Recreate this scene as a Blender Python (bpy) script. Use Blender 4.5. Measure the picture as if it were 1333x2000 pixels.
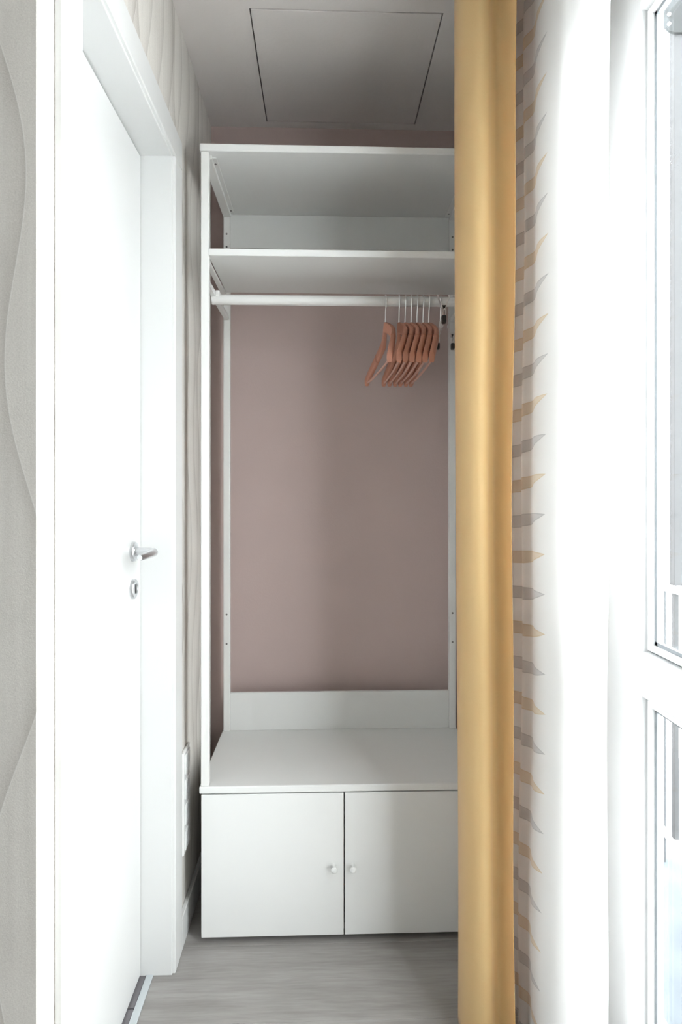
import bpy, bmesh, math, random
from mathutils import Vector, Matrix

for o in list(bpy.data.objects):
    bpy.data.objects.remove(o, do_unlink=True)
SC = bpy.context.scene
C = SC.collection
random.seed(4)

# ------------------------------------------------------------------ camera
EYE = 1.269
cam_d = bpy.data.cameras.new('camera')
cam = bpy.data.objects.new('camera', cam_d)
C.objects.link(cam)
cam.location = (0, 0, EYE)
cam.rotation_euler = (math.radians(90), 0, math.radians(-1.8))
cam_d.sensor_fit = 'VERTICAL'
cam_d.sensor_height = 36.0
cam_d.lens = 1150.0 / 2000.0 * 36.0
cam_d.shift_y = -45.0 / 2000.0
cam_d.clip_start = 0.02
SC.camera = cam
SC.cycles.max_bounces = 6
SC.cycles.caustics_reflective = False
SC.cycles.caustics_refractive = False

# ------------------------------------------------------------------ daylight and exposure
SC.view_settings.view_transform = 'Standard'
SC.view_settings.look = 'None'
SC.view_settings.gamma = 1.0
SC.view_settings.use_curve_mapping = False
SC.view_settings.exposure = 1.98
W = bpy.data.worlds.new('daylight')
SC.world = W
W.use_nodes = True
bg = W.node_tree.nodes['Background']
bg.inputs['Color'].default_value = (0.955, 0.978, 1.0, 1)
bg.inputs['Strength'].default_value = 6.0

pl_d = bpy.data.lights.new('window_daylight', 'AREA')
pl_d.shape = 'RECTANGLE'
pl_d.size = 2.30
pl_d.size_y = 0.92
pl_d.cycles.is_portal = True
pl = bpy.data.objects.new('window_daylight', pl_d)
C.objects.link(pl)
pl.location = (0.695, 0.778, 1.15)
pl.rotation_euler = (0, math.radians(90), 0)


# ------------------------------------------------------------------ node expression helper
class S:
    """a value socket with arithmetic"""
    nt = None

    def __init__(self, sock):
        self.s = sock

    @staticmethod
    def m(op, *a, clamp=False):
        n = S.nt.nodes.new('ShaderNodeMath')
        n.operation = op
        n.use_clamp = clamp
        for i, v in enumerate(a):
            if isinstance(v, S):
                S.nt.links.new(v.s, n.inputs[i])
            else:
                n.inputs[i].default_value = v
        return S(n.outputs[0])

    def __add__(self, o): return S.m('ADD', self, o)
    __radd__ = __add__
    def __sub__(self, o): return S.m('SUBTRACT', self, o)
    def __rsub__(self, o): return S.m('SUBTRACT', o, self)
    def __mul__(self, o): return S.m('MULTIPLY', self, o)
    __rmul__ = __mul__
    def __truediv__(self, o): return S.m('DIVIDE', self, o)
    def sin(self): return S.m('SINE', self)
    def abs(self): return S.m('ABSOLUTE', self)
    def fract(self): return S.m('FRACT', self)
    def pow(self, e): return S.m('POWER', self, e)
    def clamp(self): return S.m('ADD', self, 0.0, clamp=True)
    def lt(self, o): return S.m('LESS_THAN', self, o)
    def gt(self, o): return S.m('GREATER_THAN', self, o)


def new_mat(name):
    m = bpy.data.materials.new(name)
    m.use_nodes = True
    S.nt = m.node_tree
    return m, m.node_tree, m.node_tree.nodes['Principled BSDF']


def rgb(c):
    return (c[0], c[1], c[2], 1.0)


def noise(nt, vec, scale, detail=3.0, rough=0.55):
    n = nt.nodes.new('ShaderNodeTexNoise')
    n.inputs['Scale'].default_value = scale
    n.inputs['Detail'].default_value = detail
    n.inputs['Roughness'].default_value = rough
    if vec is not None:
        nt.links.new(vec, n.inputs['Vector'])
    return n.outputs['Fac']


def mixc(nt, fac, a, b):
    n = nt.nodes.new('ShaderNodeMix')
    n.data_type = 'RGBA'
    for v, k in ((fac, 0), (a, 6), (b, 7)):
        if isinstance(v, S):
            v = v.s
        if hasattr(v, 'links') or hasattr(v, 'is_linked'):
            nt.links.new(v, n.inputs[k])
        elif k == 0:
            n.inputs[k].default_value = v
        else:
            n.inputs[k].default_value = rgb(v)
    return n.outputs[2]


def bump(nt, bsdf, height, dist, strength=0.5):
    b = nt.nodes.new('ShaderNodeBump')
    b.inputs['Strength'].default_value = strength
    b.inputs['Distance'].default_value = dist
    nt.links.new(height.s if isinstance(height, S) else height, b.inputs['Height'])
    nt.links.new(b.outputs[0], bsdf.inputs['Normal'])


def coords(nt, which='Object'):
    n = nt.nodes.new('ShaderNodeTexCoord')
    return n.outputs[which]


def sep(nt, vec):
    n = nt.nodes.new('ShaderNodeSeparateXYZ')
    nt.links.new(vec, n.inputs[0])
    return S(n.outputs[0]), S(n.outputs[1]), S(n.outputs[2])


def comb(nt, x, y, z):
    n = nt.nodes.new('ShaderNodeCombineXYZ')
    for i, v in enumerate((x, y, z)):
        if isinstance(v, S):
            nt.links.new(v.s, n.inputs[i])
        else:
            n.inputs[i].default_value = v
    return n.outputs[0]


def paint(name, col, rough=0.5, var=0.03, bump_scale=0.0, bump_dist=0.0004, metallic=0.0, spec=0.5):
    """painted, lacquered or plastic surface with a faint tonal mottle"""
    m, nt, b = new_mat(name)
    v = coords(nt, 'Object')
    n = S(noise(nt, v, 7.0, 0.0))
    dark = tuple(c * (1 - var) for c in col)
    lite = tuple(min(1, c * (1 + var)) for c in col)
    nt.links.new(mixc(nt, n, dark, lite), b.inputs['Base Color'])
    b.inputs['Roughness'].default_value = rough
    b.inputs['Metallic'].default_value = metallic
    b.inputs['Specular IOR Level'].default_value = spec
    if bump_scale:
        bump(nt, b, noise(nt, v, bump_scale, 1.0), bump_dist, 0.6)
    return m


M = {}
M['white_board'] = paint('white_board', (0.75, 0.75, 0.735), 0.42, 0.012)
M['white_metal'] = paint('white_metal', (0.76, 0.755, 0.735), 0.40, 0.012)
M['white_door'] = paint('white_door', (0.69, 0.69, 0.68), 0.35, 0.01)
M['white_plastic'] = paint('white_plastic', (0.83, 0.83, 0.82), 0.30, 0.01)
M['window_white'] = paint('window_white', (0.85, 0.85, 0.85), 0.35, 0.01)
M['gasket'] = paint('gasket', (0.22, 0.235, 0.25), 0.6, 0.05)
M['ceiling'] = paint('ceiling_paint', (0.73, 0.685, 0.66), 0.85, 0.025, 90.0, 0.0006)
M['taupe'] = paint('taupe_paint', (0.540, 0.427, 0.402), 0.85, 0.03, 140.0, 0.0005)
M['room_wall'] = paint('room_wall_paint', (0.85, 0.84, 0.82), 0.85, 0.03)
M['white_wall'] = paint('white_wall_paint', (0.80, 0.79, 0.77), 0.85, 0.02, 120.0, 0.0005)
M['chrome'] = paint('brushed_steel', (0.72, 0.73, 0.75), 0.28, 0.03, metallic=1.0)
M['wire'] = paint('bright_wire', (0.80, 0.79, 0.78), 0.30, 0.03, metallic=0.85)
M['aluminium'] = paint('aluminium_strip', (0.66, 0.70, 0.72), 0.35, 0.03, metallic=0.5)
M['salmon'] = paint('salmon_plastic', (0.50, 0.225, 0.150), 0.55, 0.06)
M['salmon_bar'] = paint('pale_salmon_plastic', (0.60, 0.34, 0.26), 0.5, 0.04)
M['black_rubber'] = paint('black_rubber', (0.02, 0.018, 0.018), 0.5, 0.1)
M['screw'] = paint('screw_steel', (0.22, 0.21, 0.20), 0.4, 0.05, metallic=0.6)
M['dark_tile'] = paint('dark_tile', (0.17, 0.16, 0.17), 0.25, 0.25)
M['concrete'] = paint('balcony_concrete', (0.072, 0.080, 0.088), 0.9, 0.20, spec=0.0)
M['rail_white'] = paint('railing_paint', (0.80, 0.80, 0.80), 0.4, 0.02)
M['galvanised'] = paint('galvanised_steel', (0.030, 0.031, 0.031), 0.6, 0.10, spec=0.0)
M['rail_dark'] = paint('dark_railing_paint', (0.050, 0.050, 0.051), 0.6, 0.05, spec=0.0)
M['socket_dark'] = paint('socket_recess', (0.62, 0.62, 0.62), 0.4, 0.02)


def make_wallpaper():
    """pale paper with long interweaving wavy bands, each with a soft tonal fall-off and a fine light line"""
    m, nt, b = new_mat('wavy_wallpaper')
    v = coords(nt, 'Object')
    x, y, z = sep(nt, v)
    s = x + y
    TAU = 2 * math.pi

    def band(period, amp, wl, ph, amp2, wl2, ph2, off):
        w = s + amp * (z * (TAU / wl) + ph).sin() + amp2 * (z * (TAU / wl2) + ph2).sin() + off
        return (w / period).fract()
    f1 = band(0.095, 0.030, 0.67, 0.9, 0.030, 1.70, 0.3, 3.020)
    f2 = band(0.310, -0.055, 1.05, 2.2, 0.025, 0.55, 1.1, 3.11)
    t1 = f1.pow(5.0)
    t2 = f2.pow(7.0)
    line = ((f1 - 0.5).abs() * 2.0).gt(0.982)
    speck = S(noise(nt, v, 420.0, 1.0, 0.7))
    mott = S(noise(nt, v, 9.0, 1.0))
    streak = S(noise(nt, comb(nt, s * 60.0, s * 60.0, z * 4.0), 1.0, 1.0))
    shade = (t1 * 0.42 + t2 * 0.50 + speck * 0.50 + mott * 0.25 + streak * 0.30 - 0.36).clamp()
    c = mixc(nt, shade, (0.76, 0.73, 0.685), (0.40, 0.365, 0.33))
    c = mixc(nt, line * 0.55, c, (0.80, 0.78, 0.75))
    nt.links.new(c, b.inputs['Base Color'])
    b.inputs['Roughness'].default_value = 0.75
    bump(nt, b, speck, 0.0005, 0.4)
    return m


M['wallpaper'] = make_wallpaper()


def make_planks():
    """greyish oak laminate, grain along X, tone changes board by board"""
    m, nt, b = new_mat('grey_oak_laminate')
    oi = nt.nodes.new('ShaderNodeObjectInfo')
    rnd = S(oi.outputs['Random'])
    x, y, z = sep(nt, coords(nt, 'Object'))
    off = rnd * 37.0
    warp = S(noise(nt, comb(nt, x * 2.2 + off, y * 5.0, off), 1.0, 3.0))
    g1 = S(noise(nt, comb(nt, x * 2.6 + off, (y + (warp - 0.5) * 0.045) * 30.0, off), 1.0, 5.0, 0.6))
    g2 = S(noise(nt, comb(nt, x * 11.0 + off, (y + (warp - 0.5) * 0.03) * 150.0, off), 1.0, 3.0, 0.6))
    vr = nt.nodes.new('ShaderNodeTexVoronoi')
    vr.inputs['Scale'].default_value = 1.0
    nt.links.new(comb(nt, x * 2.3 + off, y * 6.5 + off, 0.0), vr.inputs['Vector'])
    knot = (1.0 - (S(vr.outputs['Distance']) * 5.5).clamp())
    knot = knot * S.m('GREATER_THAN', S(vr.outputs['Distance']) * 0.0 + warp, 0.50)
    f = (g1 * 0.95 + g2 * 0.55 - 0.28 - knot * 0.5 + (rnd - 0.5) * 0.08).clamp()
    c = mixc(nt, f, (0.190, 0.172, 0.160), (0.440, 0.423, 0.408))
    nt.links.new(c, b.inputs['Base Color'])
    b.inputs['Roughness'].default_value = 0.36
    return m


M['plank'] = make_planks()


def make_curtain_mat():
    m, nt, b = new_mat('mustard_satin')
    v = coords(nt, 'UV')
    x, y, z = sep(nt, v)
    weave = S(noise(nt, comb(nt, x * 900.0, y * 250.0, 0.0), 1.0, 2.0))
    c = mixc(nt, weave, (0.82, 0.64, 0.305), (0.90, 0.72, 0.36))
    nt.links.new(c, b.inputs['Base Color'])
    b.inputs['Roughness'].default_value = 0.42
    b.inputs['Sheen Weight'].default_value = 0.35
    b.inputs['Sheen Roughness'].default_value = 0.4
    b.inputs['Specular IOR Level'].default_value = 0.45
    bump(nt, b, weave, 0.0004, 0.4)
    t = nt.nodes.new('ShaderNodeBsdfTranslucent')
    t.inputs['Color'].default_value = (0.88, 0.44, 0.12, 1)
    mx = nt.nodes.new('ShaderNodeMixShader')
    mx.inputs[0].default_value = 0.40
    nt.links.new(b.outputs[0], mx.inputs[1])
    nt.links.new(t.outputs[0], mx.inputs[2])
    nt.links.new(mx.outputs[0], nt.nodes['Material Output'].inputs[0])
    return m


M['curtain'] = make_curtain_mat()


def make_sheer_mat(u0, half):
    """white voile with a column of printed leaves, grey and gold in turn"""
    m, nt, b = new_mat('printed_voile')
    u, v, _ = sep(nt, coords(nt, 'UV'))
    t = (u - u0) / half                       # -1 .. 1 along the leaf
    P = 0.0855
    w = (v - t * 0.016 + (t * t - 0.4) * -0.008 + 0.045) / P
    cell = S.m('FLOOR', w)
    fr = (w.fract() - 0.5) * P
    half_w = (1.0 - t.abs().pow(2.6)) * 0.0150
    inside = (half_w - fr.abs()).gt(0.0)
    edge = ((half_w - fr.abs()).lt(0.0022)) * inside
    odd = (cell * 0.5).fract().gt(0.25)
    leaf = mixc(nt, odd, (0.46, 0.46, 0.47), (0.66, 0.52, 0.33))
    wv = S(noise(nt, comb(nt, u * 700.0, v * 700.0, 0.0), 1.0, 2.0))
    fac = (inside * (0.46 + wv * 0.25) + edge * 0.20).clamp()
    c = mixc(nt, fac, (0.91, 0.905, 0.895), leaf)
    nt.links.new(c, b.inputs['Base Color'])
    b.inputs['Roughness'].default_value = 0.8
    tr = nt.nodes.new('ShaderNodeBsdfTranslucent')
    nt.links.new(c, tr.inputs['Color'])
    tp = nt.nodes.new('ShaderNodeBsdfTransparent')
    mx = nt.nodes.new('ShaderNodeMixShader')
    mx.inputs[0].default_value = 0.38
    nt.links.new(b.outputs[0], mx.inputs[1])
    nt.links.new(tr.outputs[0], mx.inputs[2])
    mx2 = nt.nodes.new('ShaderNodeMixShader')
    nt.links.new((0.14 - inside * 0.10).s, mx2.inputs[0])
    nt.links.new(mx.outputs[0], mx2.inputs[1])
    nt.links.new(tp.outputs[0], mx2.inputs[2])
    nt.links.new(mx2.outputs[0], nt.nodes['Material Output'].inputs[0])
    return m


def make_glass():
    m, nt, b = new_mat('clear_glass')
    nt.nodes.remove(b)
    tp = nt.nodes.new('ShaderNodeBsdfTransparent')
    tp.inputs['Color'].default_value = (0.95, 0.97, 0.97, 1)
    gl = nt.nodes.new('ShaderNodeBsdfGlossy')
    gl.inputs['Roughness'].default_value = 0.02
    S.nt = nt
    lw = nt.nodes.new('ShaderNodeLayerWeight')
    lw.inputs['Blend'].default_value = 0.5
    refl = S(lw.outputs['Facing']).pow(5.0) * 0.6 + 0.03
    mx = nt.nodes.new('ShaderNodeMixShader')
    nt.links.new(refl.s, mx.inputs[0])
    nt.links.new(tp.outputs[0], mx.inputs[1])
    nt.links.new(gl.outputs[0], mx.inputs[2])
    nt.links.new(mx.outputs[0], nt.nodes['Material Output'].inputs[0])
    return m


M['glass'] = make_glass()


# ------------------------------------------------------------------ mesh helpers
ORG = [Vector((0, 0, 0))]


def obj(name, bm, mat, parent=None, smooth=False, angle=40):
    bmesh.ops.recalc_face_normals(bm, faces=bm.faces[:])
    me = bpy.data.meshes.new(name)
    if parent is not None:
        bmesh.ops.translate(bm, verts=bm.verts[:], vec=-ORG[0])
    bm.to_mesh(me)
    bm.free()
    if smooth:
        for p in me.polygons:
            p.use_smooth = True
        me.set_sharp_from_angle(angle=math.radians(angle))
    o = bpy.data.objects.new(name, me)
    me.materials.append(M[mat] if isinstance(mat, str) else mat)
    C.objects.link(o)
    if parent is not None:
        o.parent = parent
    return o


def thing(name, loc, label=None, cat=None, group=None, kind=None):
    e = bpy.data.objects.new(name, None)
    e.empty_display_size = 0.05
    C.objects.link(e)
    e.location = loc
    ORG[0] = Vector(loc)
    tag(e, label, cat, group, kind)
    return e


def tag(o, label=None, cat=None, group=None, kind=None):
    if label: o['label'] = label
    if cat: o['category'] = cat
    if group: o['group'] = group
    if kind: o['kind'] = kind
    return o


def add_box(bm, x0, x1, y0, y1, z0, z1, bev=0.0, seg=1):
    r = bmesh.ops.create_cube(bm, size=1.0)
    vs = r['verts']
    for v in vs:
        v.co = Vector((x0 + (v.co.x + .5) * (x1 - x0), y0 + (v.co.y + .5) * (y1 - y0), z0 + (v.co.z + .5) * (z1 - z0)))
    if bev:
        es = list({e for v in vs for e in v.link_edges})
        bmesh.ops.bevel(bm, geom=es, offset=bev, segments=seg, affect='EDGES', profile=0.5)
    return bm


def boxes(*bs, bev=0.0, seg=1):
    bm = bmesh.new()
    for b in bs:
        add_box(bm, *b, bev=bev, seg=seg)
    return bm


def add_tube(bm, pts, radii, n=12, caps=True):
    """tube through points (Vector list); radii a number or a list"""
    pts = [Vector(p) for p in pts]
    if not hasattr(radii, '__len__'):
        radii = [radii] * len(pts)
    rings = []
    up = None
    for i, p in enumerate(pts):
        a = pts[max(0, i - 1)]
        b_ = pts[min(len(pts) - 1, i + 1)]
        t = (b_ - a).normalized()
        if up is None:
            up = Vector((0, 0, 1)) if abs(t.z) < 0.9 else Vector((1, 0, 0))
        n1 = up - t * up.dot(t)
        n1.normalize()
        up = n1
        n2 = t.cross(n1)
        rings.append([bm.verts.new(p + (n1 * math.cos(k * 2 * math.pi / n) + n2 * math.sin(k * 2 * math.pi / n)) * radii[i]) for k in range(n)])
    for i in range(len(rings) - 1):
        for k in range(n):
            bm.faces.new((rings[i][k], rings[i][(k + 1) % n], rings[i + 1][(k + 1) % n], rings[i + 1][k]))
    if caps:
        bm.faces.new(rings[0][::-1])
        bm.faces.new(rings[-1])
    return bm


def tube(pts, radii, n=12):
    return add_tube(bmesh.new(), pts, radii, n)


def lathe(axis_o, axis_d, prof, n=20):
    """profile of (distance along axis, radius)"""
    o_ = Vector(axis_o)
    d = Vector(axis_d).normalized()
    a = d.orthogonal().normalized()
    b_ = d.cross(a)
    bm = bmesh.new()
    rings = [[bm.verts.new(o_ + d * h + (a * math.cos(k * 2 * math.pi / n) + b_ * math.sin(k * 2 * math.pi / n)) * max(r, 1e-4)) for k in range(n)] for h, r in prof]
    for i in range(len(rings) - 1):
        for k in range(n):
            bm.faces.new((rings[i][k], rings[i][(k + 1) % n], rings[i + 1][(k + 1) % n], rings[i + 1][k]))
    bm.faces.new(rings[0][::-1])
    bm.faces.new(rings[-1])
    return bm


def catmull(pts, n):
    """smooth 2D path through pts, n samples per span"""
    out = []
    P_ = [pts[0]] + list(pts) + [pts[-1]]
    for i in range(1, len(P_) - 2):
        p0, p1, p2, p3 = (Vector(P_[j]) for j in (i - 1, i, i + 1, i + 2))
        for k in range(n):
            t = k / n
            out.append(0.5 * ((2 * p1) + (p2 - p0) * t + (2 * p0 - 5 * p1 + 4 * p2 - p3) * t * t + (3 * p1 - p0 - 3 * p2 + p3) * t ** 3))
    out.append(Vector(pts[-1]))
    return out


def structure(name, bm, mat, parent=None, label=None, **k):
    o = obj(name, bm, mat, parent, **k)
    o['kind'] = 'structure'
    if label:
        o['label'] = label
    return o


# ------------------------------------------------------------------ the room shell
XW = -0.397          # left wall (door wall)
YC = 0.829           # its outer corner: from here the wall turns to face the camera
YB = 2.11            # back wall of the niche
XR = 0.605           # window wall
ZC = 2.56            # ceiling
XL, YR = -1.7, -1.2  # the rest of the room behind the camera

# door opening
DY0, DY1, DZ = 0.964, 1.549, 2.137
structure('wall_left', boxes(
    (XW - .16, XW, YC, DY0 - .02, 0, ZC),
    (XW - .16, XW, DY1 + .02, YB + .1, 0, ZC),
    (XW - .16, XW, DY0 - .02, DY1 + .02, DZ + .02, ZC)), 'wallpaper',
    label='door wall papered with pale beige wavy bands')
structure('wall_corner', boxes((XL - .1, XW - .16, YC, YC + .14, 0, ZC)), 'wallpaper',
          label='wavy wallpaper on the room wall beyond the wall end')
structure('wall_back', boxes((XW - .16, XR + .2, YB, YB + .12, 0, ZC)), 'taupe',
          label='taupe painted wall behind the open wardrobe')
# window opening
WY0, WY1, WZ = 0.320, 1.235, 2.30
structure('wall_right', boxes(
    (XR, XR + .082, WY1, YB + .12, 0, ZC),
    (XR, XR + .082, YR - .1, WY0, 0, ZC),
    (XR, XR + .082, WY0, WY1, WZ, ZC)), 'white_wall', label='window wall behind the curtains')
structure('wall_rear', boxes((XL - .1, XR + .2, YR - .1, YR, 0, ZC)), 'room_wall')
structure('wall_far_left', boxes((XL - .1, XL, YR - .1, YC + .1, 0, ZC)), 'room_wall')

# ceiling with a recess joint round the access hatch
HX0, HX1, HY0, HY1 = -0.194, 0.325, 1.592, 2.072
g = 0.0035
structure('ceiling', boxes(
    (XL - .1, HX0 - g, YR - .1, YB + .12, ZC, ZC + .1),
    (HX1 + g, XR + .22, YR - .1, YB + .12, ZC, ZC + .1),
    (HX0 - g, HX1 + g, YR - .1, HY0 - g, ZC, ZC + .1),
    (HX0 - g, HX1 + g, HY1 + g, YB + .12, ZC, ZC + .1)), 'ceiling', label='pale painted ceiling')
ha = thing('access_hatch', ((HX0 + HX1) / 2, (HY0 + HY1) / 2, ZC),
           'flush square access hatch in the ceiling above the open wardrobe', 'hatch')
obj('hatch_panel', boxes((HX0, HX1, HY0, HY1, ZC - .0008, ZC + .02), bev=.0008), 'ceiling', ha)
obj('hatch_frame', boxes((HX0 - .01, HX1 + .01, HY0 - .01, HY1 + .01, ZC + .024, ZC + .05)), 'gasket', ha)

# floor: sub-floor slab with laminate boards on it
fl = structure('floor', boxes((XL - .1, XR + .22, YR - .1, YB + .12, -.12, -.009)), 'gasket',
               label='greyish oak laminate floor')
ORG[0] = Vector((0, 0, 0))
PW, PL = 0.24, 1.38
mesh_cache = {}
row = 0
y = YB - 0.47 - 8 * PW - PW * 9
rows = []
yy = 1.645
while yy > YR - PW:
    rows.append(yy)
    yy -= PW
rows += [1.645 + PW, 1.645 + 2 * PW]
for ri, y1 in enumerate(sorted(rows)):
    y0 = y1 - PW
    xs = -2.6 - (ri * 0.47) % PL if False else None
    # joints staggered row by row; the row in front of the wardrobe has its joint under the curtain side
    start = {0: -0.45, 1: -0.93, 2: -0.20}[ri % 3]
    if abs(y1 - 1.645) < .01:
        start = -0.60
    x = start
    while x > XL - .05:
        x -= PL
    while x < XR + .1:
        a, b_ = max(x, XL - .05), min(x + PL, XR + .1)
        lo = XW - .044 if y0 >= YC - .02 else XL - .05
        if y0 < YC - .02 and y1 > YC + .02:
            lo = XL - .05
        a = max(a, lo)
        cy1 = min(y1, YB + .01)
        if b_ - a > .02 and cy1 > y0:
            key = (round(b_ - a, 3), round(cy1 - y0, 3))
            if key not in mesh_cache:
                bm = boxes((0, key[0] - .0006, 0, key[1] - .0006, -.009, 0.0), bev=.0005)
                p = obj('plank', bm, 'plank')
                mesh_cache[key] = p.data
            else:
                p = bpy.data.objects.new('plank', mesh_cache[key])
                C.objects.link(p)
            p.location = (a, y0, 0)
            p.parent = fl
        x += PL

# aluminium transition strip and the tiled sill under the door
structure('trim_threshold', boxes((XW - .062, XW - .044, DY0 - .02, DY1 + .001, -.009, .0035), bev=.0012), 'aluminium',
          label='pale aluminium strip along the foot of the door')
sill = structure('floor_doorway', boxes((XW - .30, XW - .062, DY0 - .02, DY1 + .02, -.05, -.004)), 'gasket',
                 label='dark tiled sill seen under the closed door')
ORG[0] = Vector((0, 0, 0))
for i in range(6):
    o = obj('tile', boxes((XW - .30, XW - .063, DY1 - .098 * i - .098 + .003, DY1 - .098 * i, -.008, .001), bev=.001),
            ('white_board' if i == 2 else 'dark_tile'), sill)

# baseboard on the left wall beyond the door frame
structure('baseboard_left', boxes((XW, XW + .012, 1.629, YB, 0, .088), bev=.002), 'white_door',
          label='low white baseboard on the wallpapered wall beside the cabinet')
structure('baseboard_back', boxes((XW + .012, XR, YB - .012, YB, 0, .088), bev=.002), 'white_door')

# ------------------------------------------------------------------ door
XA = -0.385          # face of the architrave
XD = -0.4735         # face of the door leaf
dr = thing('door_1', (XD, (DY0 + DY1) / 2, 0), 'closed white flush door in a white frame', None, None, 'structure')
leaf = obj('door_leaf', boxes((XD - .04, XD, DY0 + .0015, DY1 - .0022, .007, DZ - .0035), bev=.0012), 'white_door', dr)
# lining boards of the frame
obj('jamb', boxes((XW - .17, XW + .004, DY1, DY1 + .02, 0, DZ + .02), bev=.001), 'white_door', dr)
obj('jamb', boxes((XW - .17, XW + .004, DY0 - .02, DY0, 0, DZ + .02), bev=.001), 'white_door', dr)
obj('head_jamb', boxes((XW - .17, XW + .004, DY0, DY1, DZ, DZ + .02), bev=.001), 'white_door', dr)
obj('door_stop', boxes((XD - .07, XD - .041, DY1 - .02, DY1, .0, DZ), (XD - .07, XD - .041, DY0, DY0 + .02, .0, DZ),
                       (XD - .07, XD - .041, DY0 + .02, DY1 - .02, DZ - .02, DZ)), 'white_door', dr)
AW = 0.080
ai = 0.005           # small step between lining and architrave
obj('architrave', boxes((XW, XA, DY1 + ai, DY1 + AW, 0, DZ + ai), bev=.002), 'white_door', dr)
obj('architrave', boxes((XW, XA, DY0 - AW, DY0 - ai, 0, DZ + ai), bev=.002), 'white_door', dr)
obj('head_architrave', boxes((XW, XA, DY0 - AW, DY1 + AW, DZ + ai, DZ + AW), bev=.002), 'white_door', dr)
# lever handle
HYc, HZc = 1.484, 1.113
han = obj('door_handle', lathe((XD, HYc, HZc), (1, 0, 0), [(0, .0245), (.006, .0245), (.0085, .0225), (.0085, .0125), (.012, .0115)], 28), 'chrome', dr, smooth=True)
han['label'] = 'brushed steel lever handle'
pth = [(XD + .008, HYc, HZc), (XD + .030, HYc, HZc), (XD + .044, HYc - .002, HZc), (XD + .053, HYc - .009, HZc - .0005),
       (XD + .057, HYc - .021, HZc - .0005), (XD + .057, HYc - .040, HZc - .001), (XD + .055, HYc - .075, HZc - .002),
       (XD + .052, HYc - .108, HZc - .003), (XD + .0518, HYc - .112, HZc - .003)]
obj('lever', tube(pth, [.0105, .0100, .0102, .0106, .0106, .0100, .0088, .0076, .0060], 16), 'chrome', han, smooth=True, angle=60)
esc = obj('keyhole_plate', lathe((XD, HYc, 1.020), (1, 0, 0), [(0, .0245), (.006, .0245), (.0085, .0225), (.0085, .0140), (.0075, .0130)], 28), 'chrome', dr, smooth=True)
bm = bmesh.new()
add_box(bm, XD + .0072, XD + .0088, HYc - .0028, HYc + .0028, 1.009, 1.031)
obj('keyhole', bm, 'black_rubber', esc)

# ------------------------------------------------------------------ window (double balcony door)
XS, XF = 0.590, 0.600        # sash face, frame face
wn = thing('window_1', (XF, (WY0 + WY1) / 2, 0), 'white framed glazed balcony door with a middle rail', None, None, 'structure')
FY1, FZ1 = 1.130, 2.213      # inner edge of the fixed frame
obj('window_frame', boxes((XF, XF + .045, FY1, WY1, 0, WZ), (XF, XF + .045, WY0, WY0 + .083, 0, WZ),
                          (XF, XF + .045, WY0 + .085, FY1, FZ1, WZ), (XF, XF + .045, WY0 + .085, FY1, 0, .06), bev=.003), 'window_white', wn)


def sash(y0, y1):
    st, z0, z1 = .053, .062, FZ1 - .002
    m0, m1 = .885, .967
    s_ = obj('sash', boxes((XS, XS + .045, y1 - st, y1, z0, z1), (XS, XS + .045, y0, y0 + st, z0, z1),
                           (XS, XS + .045, y0 + st, y1 - st, z1 - .055, z1), (XS, XS + .045, y0 + st, y1 - st, z0, z0 + .095),
                           (XS, XS + .045, y0 + st, y1 - st, m0, m1), bev=.0022), 'window_white', wn)
    for (a, b_) in ((z0 + .095, m0), (m1, z1 - .055)):
        p0, p1 = y0 + st, y1 - st
        bd = .016
        e = .0050
        bm = boxes((XS + .010, XS + .022, p1 - bd, p1 - e, a + e, b_ - e), (XS + .010, XS + .022, p0 + e, p0 + bd, a + e, b_ - e),
                   (XS + .010, XS + .022, p0 + bd, p1 - bd, b_ - bd, b_ - e), (XS + .010, XS + .022, p0 + bd, p1 - bd, a + e, a + bd), bev=.001)
        obj('glazing_bead', bm, 'window_white', s_)
        bm = boxes((XS + .018, XS + .026, p1 - bd - .007, p1, a, b_), (XS + .018, XS + .026, p0, p0 + bd + .007, a, b_),
                   (XS + .018, XS + .026, p0 + bd, p1 - bd, b_ - bd - .007, b_), (XS + .018, XS + .026, p0 + bd, p1 - bd, a, a + bd + .007))
        obj('gasket', bm, 'gasket', s_)
        obj('glass_pane', boxes((XS + .028, XS + .032, p0 - .004, p1 + .004, a - .004, b_ + .004)), 'glass', s_)


sash(0.406, 1.127)

# ------------------------------------------------------------------ open wardrobe frame on its base cabinet
CX0, CX1, CYF, CYB = -0.339, 0.461, 1.650, 2.045
bc = thing('base_cabinet', ((CX0 + CX1) / 2, (CYF + CYB) / 2, 0),
           'low white two-door cabinet standing on the floor under the open frame', 'cabinet')
B0, B1 = .021, .4205
t = .018
obj('side_panel', boxes((CX0 + .001, CX0 + t, CYF + .021, CYB, B0, B1), bev=.0008), 'white_board', bc)
obj('side_panel', boxes((CX1 - t, CX1 - .001, CYF + .021, CYB, B0, B1), bev=.0008), 'white_board', bc)
obj('bottom_panel', boxes((CX0 + t, CX1 - t, CYF + .021, CYB - .006, B0, B0 + t)), 'white_board', bc)
obj('lid_panel', boxes((CX0 + t, CX1 - t, CYF + .021, CYB - .006, B1 - t, B1)), 'white_board', bc)
obj('back_panel', boxes((CX0 + t, CX1 - t, CYB - .006, CYB, B0, B1)), 'white_board', bc)
for x in (CX0 + .05, CX1 - .05):
    for yq in (CYF + .07, CYB - .05):
        obj('foot', lathe((x, yq, 0), (0, 0, 1), [(0, .020), (.012, .020), (.014, .016), (B0, .016)], 16), 'gasket', bc)
mid = (CX0 + CX1) / 2
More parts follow.
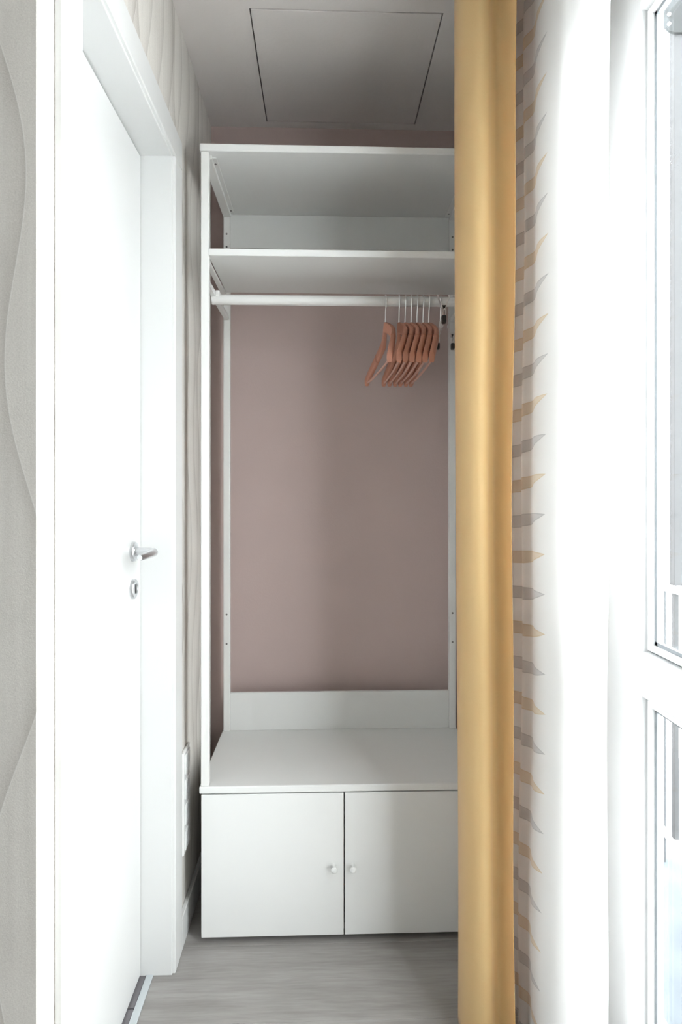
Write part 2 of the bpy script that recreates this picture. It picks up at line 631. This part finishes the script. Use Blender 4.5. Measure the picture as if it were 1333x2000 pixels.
for (a, b_, kx) in ((CX0 + .0012, mid - .0016, mid - .0285), (mid + .0016, CX1 - .0012, mid + .0240)):
    d = obj('door', boxes((a, b_, CYF, CYF + .019, B0 - .002, B1 - .0035), bev=.0012), 'white_board', bc)
    obj('knob', lathe((kx, CYF, .214), (0, -1, 0), [(0, .0060), (.003, .0046), (.010, .0040), (.015, .0064), (.020, .0088), (.023, .0092), (.025, .0080), (.026, .003)], 20),
        'white_board', d, smooth=True, angle=50)

fr = thing('open_wardrobe_frame', ((CX0 + CX1) / 2, (CYF + CYB) / 2, B1),
           'tall white open wardrobe frame with a shelf and a hanging rail, on the cabinet', 'wardrobe')
F0 = B1 + .0005
FB = F0 + .020           # top of bottom panel
FT0, FT1 = 2.2095, 2.2300
obj('bottom_panel', boxes((CX0 - .004, CX1 + .004, CYF - .003, CYB, F0, FB), bev=.003, seg=2), 'white_board', fr)
obj('top_panel', boxes((CX0 - .003, CX1 + .003, CYF - .003, CYB, FT0, FT1), bev=.003, seg=2), 'white_board', fr)
pw = .0225
for (x0, x1) in ((CX0, CX0 + pw), (CX1 - pw, CX1)):
    obj('post', boxes((x0, x1, CYF, CYF + .020, FB, FT0), bev=.0022, seg=2), 'white_metal', fr)
    pb = obj('post', boxes((x0, x1, CYB - .022, CYB, FB, FT0), bev=.0022, seg=2), 'white_metal', fr)
    xm = (x0 + x1) / 2
    for zz in (2.140, 2.096, .840, .740):
        obj('screw', lathe((xm, CYB - .022, zz), (0, -1, 0), [(0, .0034), (.001, .0034), (.0014, .002)], 10), 'screw', pb)
    # bars running front to back: under the top, and at rail height
    sb = obj('side_bar', boxes((x0, x1 + (.004 if x0 < 0 else 0), CYF + .020, CYB - .022, FT0 - .012, FT0), bev=.001), 'white_metal', fr)
    xs0 = (x1, x1 + .016) if x0 < 0 else (x0 - .016, x0)
    br = obj('mounting_strip', boxes((xs0[0], xs0[1], CYF + .030, CYB - .030, FT0 - .003, FT0), bev=.0006), 'white_metal', fr)
    for yy in (CYF + .06, CYB - .05):
        obj('screw', lathe(((xs0[0] + xs0[1]) / 2, yy, FT0 - .003), (0, 0, -1), [(0, .0034), (.001, .0034), (.0014, .002)], 10), 'screw', br)
    obj('side_bar', boxes((x0 + .004, x1 - .004, CYF + .020, CYB - .022, 1.846, 1.862), bev=.001), 'white_metal', fr)
    br2 = obj('side_bar', boxes((x0 + .004, x1 - .004, CYF + .020, CYB - .022, 1.912, 1.9195), bev=.001), 'white_metal', fr)
obj('back_panel', boxes((CX0 + pw, CX1 - pw, CYB - .016, CYB - .004, 2.094, FT0), bev=.001), 'white_board', fr)
obj('back_panel', boxes((CX0 + pw, CX1 - pw, CYB - .016, CYB - .004, FB, .570), bev=.001), 'white_board', fr)
obj('shelf', boxes((CX0 + .020, CX1 - .020, CYF - .001, 1.962, 1.9195, 1.9390), bev=.0015), 'white_board', fr)
RY, RZ, RR = 1.790, 1.8410, .0150
obj('hanging_rail', lathe((CX0 + .004, RY, RZ), (1, 0, 0), [(0, .012), (.002, RR), (.794, RR), (.796, .012)], 24), 'white_metal', fr, smooth=True)
for x in (CX0 + pw - .004, CX1 - pw + .004 - .012):
    obj('rail_bracket', boxes((x, x + .012, RY - .020, RY + .020, RZ + .006, RZ + .023), bev=.002), 'white_metal', fr)

# ------------------------------------------------------------------ contoured hangers on the rail
HW = 0.190


def hook_path(drop):
    """wire from the neck (z=0) over the rail; the rail centre is drop above the neck; in the hanger plane (y, z)"""
    p = [(0, 0, -.012), (0, -.001, .006)]
    R = RR + .0030
    p += [(0, -.006, drop - R * 1.55), (0, -R * .75, drop - R * .95)]
    for k in range(-30, 191, 20):
        a = math.radians(k)
        p.append((0, -R * math.cos(a), drop + R * math.sin(a)))
    return p


def arm_sections():
    """centre line of the whole body from tip to tip: (y, x offset, z, half height, half thickness)"""
    out = []
    half = [0, .05, .1, .16, .22, .29, .36, .43, .50, .56, .610, .614, .632, .636, .68, .74, .80, .86, .92, .97, 1.0]
    for s_ in [-q for q in half[:0:-1]] + half:
        a = abs(s_)
        yv = s_ * HW
        xo = .010 * math.sin(min(a / .5, 1) * math.pi / 2 if a < .5 else math.pi / 2) - .036 * max(0, a - .35) ** 1.35 / .65 ** 1.35
        z = -.018 - .120 * (a ** 1.30) - .012 * a ** 6
        hh = .0175 - .003 * a
        th_ = .0058 + .0016 * min(1, a * 3)
        if .612 < a < .634:
            hh *= .60
            th_ *= .55
        out.append((yv, xo, z, hh, th_))
    return out


def build_hanger():
    ORG[0] = Vector((0, 0, 0))
    root = thing('coat_hanger', (0, 0, 0), 'x', 'hanger', 'salmon pink hangers on the wardrobe rail')
    bm = bmesh.new()
    rings = []
    for (yv, xo, z, hh, th_) in arm_sections():
        ring = []
        for k in range(12):
            a = 2 * math.pi * k / 12
            ca, sa = math.cos(a), math.sin(a)
            # rounded rectangle
            px = th_ * math.copysign(abs(ca) ** .55, ca)
            pz = hh * math.copysign(abs(sa) ** .55, sa)
            ring.append(bm.verts.new((xo + px, yv, z + pz)))
        rings.append(ring)
    for i in range(len(rings) - 1):
        for k in range(12):
            bm.faces.new((rings[i][k], rings[i][(k + 1) % 12], rings[i + 1][(k + 1) % 12], rings[i + 1][k]))
    bm.faces.new(rings[0][::-1])
    bm.faces.new(rings[-1])
    obj('body', bm, 'salmon', root, smooth=True, angle=45)
    sec = arm_sections()
    e0 = sec[1]
    zb = e0[2] - e0[3] + .004
    bar = []
    for i in range(13):
        s_ = -1 + 2 * i / 12
        bar.append((e0[1] + .004 * (1 - s_ * s_), s_ * (HW - .010), zb))
    obj('trouser_bar', tube(bar, .0034, 8), 'salmon_bar', root, smooth=True)
    obj('hook', tube(hook_path(RZ - 1.7785), .0017, 8), 'wire', root, smooth=True)
    return root


def copy_tree(o, parent=None):
    c = o.copy()
    C.objects.link(c)
    if parent is not None:
        c.parent = parent
    for ch in o.children:
        copy_tree(ch, c)
    return c


hang0 = build_hanger()
hx = [.1915, .2335, .2520, .2705, .2885, .3070, .3245]
hrot = [5.0, .3, .1, -.1, .1, -.1, .0]
hlab = ['salmon pink hanger hanging apart from the others, leftmost on the white rail',
        'salmon pink hanger, first of the tight bunch after the gap on the rail',
        'salmon pink hanger, second of the tight bunch of six on the rail',
        'salmon pink hanger, third of the tight bunch of six on the rail',
        'salmon pink hanger, fourth of the tight bunch of six on the rail',
        'salmon pink hanger, fifth of the tight bunch of six on the rail',
        'salmon pink hanger, last of the tight bunch, beside the clip hangers']
kids0 = list(hang0.children)
for i, x in enumerate(hx):
    h = hang0 if i == 0 else copy_tree(hang0)
    h.location = (x, RY, 1.7785)
    h.rotation_euler = (0, 0, math.radians(hrot[i]))
    h['label'] = hlab[i]


def build_clip_hanger():
    ORG[0] = Vector((0, 0, 0))
    root = thing('clip_hanger', (0, 0, 0), 'x', 'hanger', 'chrome clip hangers on the wardrobe rail')
    obj('hook', tube(hook_path(RZ - 1.7785), .0018, 8), 'wire', root, smooth=True)
    obj('collar', lathe((0, 0, -.016), (0, 0, 1), [(0, .0050), (.004, .0058), (.012, .0046), (.020, .0026)], 12), 'wire', root, smooth=True)
    obj('cross_bar', tube([(0, -.175, -.012), (0, 0, -.012), (0, .175, -.012)], .0024, 8), 'wire', root, smooth=True)
    for yq in (-.155, .155):
        bm = bmesh.new()
        # two sprung metal leaves crossing at the bar: finger grips above, jaws below
        for sgn in (-1, 1):
            pts = [(sgn * .0175, yq, .032), (sgn * .010, yq, .013), (sgn * .0045, yq, -.004), (sgn * .0052, yq, -.020), (sgn * .0016, yq, -.034)]
            for j in range(4):
                (xa, _, za), (xb, _, zb_) = pts[j], pts[j + 1]
                q = [bm.verts.new((xa + dx, yq + dy, za)) for dx, dy in ((-.0009, -.010), (.0009, -.010), (.0009, .010), (-.0009, .010))]
                r = [bm.verts.new((xb + dx, yq + dy, zb_)) for dx, dy in ((-.0009, -.010), (.0009, -.010), (.0009, .010), (-.0009, .010))]
                for k in range(4):
                    bm.faces.new((q[k], q[(k + 1) % 4], r[(k + 1) % 4], r[k]))
                bm.faces.new(q)
                bm.faces.new(r)
        cl = obj('clip', bm, 'wire', root)
        obj('rubber_jaw', boxes((-.0062, .0062, yq - .0112, yq + .0112, -.046, -.026), bev=.0028, seg=2), 'black_rubber', cl)
        obj('spring', lathe((-.006, yq, -.001), (1, 0, 0), [(0, .0055), (.012, .0055)], 12), 'black_rubber', cl)
    return root


ch0 = build_clip_hanger()
spec = [(.361, 8.0, 'chrome clip hanger with black jaws next to the salmon hangers'),
        (.411, 8.0, 'chrome clip hanger with black jaws half hidden by the mustard curtain edge')]
for i, (x, r, lab) in enumerate(spec):
    h = ch0 if i == 0 else copy_tree(ch0)
    h.location = (x, RY, 1.7785 - (.0 if i == 0 else .0))
    h.rotation_euler = (0, 0, math.radians(-r))
    h['label'] = lab


# ------------------------------------------------------------------ wall socket strip beside the door frame
so = thing('wall_socket', (XW, 1.700, .247), 'tall white four-gang socket plate low on the wallpapered wall', 'socket')
obj('cover_frame', boxes((XW, XW + .009, 1.660, 1.740, .240, .528), bev=.003, seg=2), 'white_plastic', so)
for i in range(4):
    zc = .2765 + i * .0715
    ins = obj('socket_insert', boxes((XW + .0085, XW + .0115, 1.6725, 1.7275, zc - .0275, zc + .0275), bev=.0015), 'white_plastic', so)
    obj('socket_cup', lathe((XW + .0112, 1.700, zc), (1, 0, 0), [(0, .0205), (.0008, .0205), (.0008, .0190), (.0004, .0185)], 20), 'socket_dark', ins)


# ------------------------------------------------------------------ curtains
def cloth(name, plan, zs, shift, mat, thick, label, cat, uvoff=0.0):
    """plan: list of 2D points along the cloth; shift(i, s, z) -> (dx, dy) drape variation; UV = arc length and height in metres"""
    bm = bmesh.new()
    uvl = bm.loops.layers.uv.new('UVMap')
    L = [0.0]
    for i in range(1, len(plan)):
        L.append(L[-1] + (plan[i] - plan[i - 1]).length)
    grid = []
    for z in zs:
        grid.append([bm.verts.new((p.x + shift(L[i], z)[0], p.y + shift(L[i], z)[1], z)) for i, p in enumerate(plan)])
    for j in range(len(zs) - 1):
        for i in range(len(plan) - 1):
            f_ = bm.faces.new((grid[j][i], grid[j][i + 1], grid[j + 1][i + 1], grid[j + 1][i]))
            for lp, (ii, jj) in zip(f_.loops, ((i, j), (i + 1, j), (i + 1, j + 1), (i, j + 1))):
                lp[uvl].uv = (L[ii] + uvoff, zs[jj])
    o = obj(name, bm, mat, None, smooth=True, angle=180)
    tag(o, label, cat)
    if thick:
        md = o.modifiers.new('cloth_thickness', 'SOLIDIFY')
        md.thickness = thick
        md.offset = 0
    return o, L


def lin(a, b, n):
    return [a + (b - a) * i / n for i in range(n + 1)]


# mustard side curtain, gathered in deep folds at the end of its rail
plan = catmull([(.455, 1.455), (.400, 1.470), (.345, 1.440), (.322, 1.400), (.318, 1.362), (.323, 1.330), (.338, 1.304), (.356, 1.292),
                (.373, 1.296), (.386, 1.309), (.398, 1.314), (.410, 1.304), (.418, 1.285), (.422, 1.262)], 6)


def sh_curtain(s_, z):
    k = (2.5 - z) / 2.5
    edge = max(0.0, (s_ - .20) / .2)
    dx = .004 * math.sin(z * 2.3 + 1.0) * k - .002 + .003 * math.sin(z * 1.3 + s_ * 9)
    dx += -.012 * k * min(1, edge) * .6 + .002 * math.sin(z * 7.0 + 2) * min(1, edge)
    dy = .006 * math.sin(z * 1.9 + s_ * 14.0) * (0.4 + k)
    return dx, dy


cloth('side_curtain', plan, lin(.004, ZC - .006, 90), sh_curtain, 'curtain', .0012,
      'mustard satin curtain gathered in folds beside the wardrobe', 'curtain')

# voile: small folds at the far end, hanging almost flat towards the camera
pts = [(.598, 1.535), (.560, 1.520), (.520, 1.512), (.490, 1.500), (.474, 1.480), (.488, 1.455), (.474, 1.425), (.489, 1.395), (.474, 1.362), (.486, 1.330), (.478, 1.285), (.480, 1.235),  # hidden tail to the wall, added to block light leaking behind the curtains
       (.484, 1.180), (.478, 1.120), (.483, 1.060), (.478, 1.010), (.480, .975), (.481, .966)]
plan2 = catmull(pts, 8)


def sh_sheer(s_, z):
    k = (2.5 - z) / 2.5
    return (-.022 * k * max(0, min(1, 1 - (s_ - .13) / .40)) * min(1, s_ / .10) + .004 * math.sin(s_ * 26 + z * 1.4) * k + .0025 * math.sin(z * 6.5 + s_ * 8),
            .008 * math.sin(z * 1.7 + s_ * 6) * k + .018 * k * (s_ / .6))


Ls = 0.0
lens = [0.0]
for i in range(1, len(plan2)):
    lens.append(lens[-1] + (plan2[i] - plan2[i - 1]).length)
u_tip = min(zip(lens, plan2), key=lambda q: abs(q[1].y - 1.236))[0]
M['sheer'] = make_sheer_mat(u_tip - .170, .170)
cloth('sheer_curtain', plan2, lin(.004, ZC - .006, 120), sh_sheer, 'sheer', 0.0,
      'white voile curtain printed with grey and gold leaves at the window', 'curtain')

# ------------------------------------------------------------------ balcony outside
structure('balcony_floor', boxes((.69, 1.75, -2.0, 3.2, -.20, -.05)), 'concrete', label='pale concrete balcony floor outside the glass')
rl = thing('balcony_railing', (1.2, .5, -.05), 'balcony railing with white handrail and grey upright bars outside the window', 'railing')
obj('handrail', boxes((1.185, 1.215, -1.2, 2.075, .915, .943), bev=.004), 'rail_white', rl)
obj('bottom_rail', boxes((1.190, 1.210, -1.2, 2.075, .055, .080), bev=.003), 'rail_white', rl)
for i in range(28):
    yq = 1.965 - i * .115
    obj('baluster', boxes((1.193, 1.207, yq - .0085, yq + .0085, .078, .916)), 'rail_dark', rl)
for yq in (2.060, .85, -1.19):
    obj('rail_post', boxes((1.185, 1.215, yq - .015, yq + .015, -.05, .916)), 'rail_dark', rl)
po = thing('balcony_post', (1.20, 1.96, .943), 'slim grey post with a metal bracket standing on the balcony handrail', 'post')
obj('shaft', boxes((1.1845, 1.2155, 1.945, 1.975, .943, 2.95), bev=.002), 'rail_dark', po)
bm = bmesh.new()
outl = [(1.143, 2.95), (1.245, 2.95), (1.245, 2.800), (1.180, 2.798), (1.162, 2.803), (1.149, 2.816), (1.143, 2.836)]
va = [bm.verts.new((x, 1.935, z)) for x, z in outl]
vb = [bm.verts.new((x, 1.9445, z)) for x, z in outl]
bm.faces.new(va)
bm.faces.new(vb[::-1])
for k in range(len(outl)):
    bm.faces.new((va[k], va[(k + 1) % len(outl)], vb[(k + 1) % len(outl)], vb[k]))
bk = obj('bracket', bm, 'galvanised', po)
for zz in (2.856, 2.824):  # white discs stand in for bright sky showing through the bracket's two holes
    obj('hole_disc', lathe((1.159, 1.935, zz), (0, -1, 0), [(0, .0058), (.004, .0058), (.005, .004)], 12), 'rail_white', bk)
structure('ground', boxes((-40, 60, -50, 60, -6.3, -6.0)), 'rail_white', label='pale ground far below the balcony')
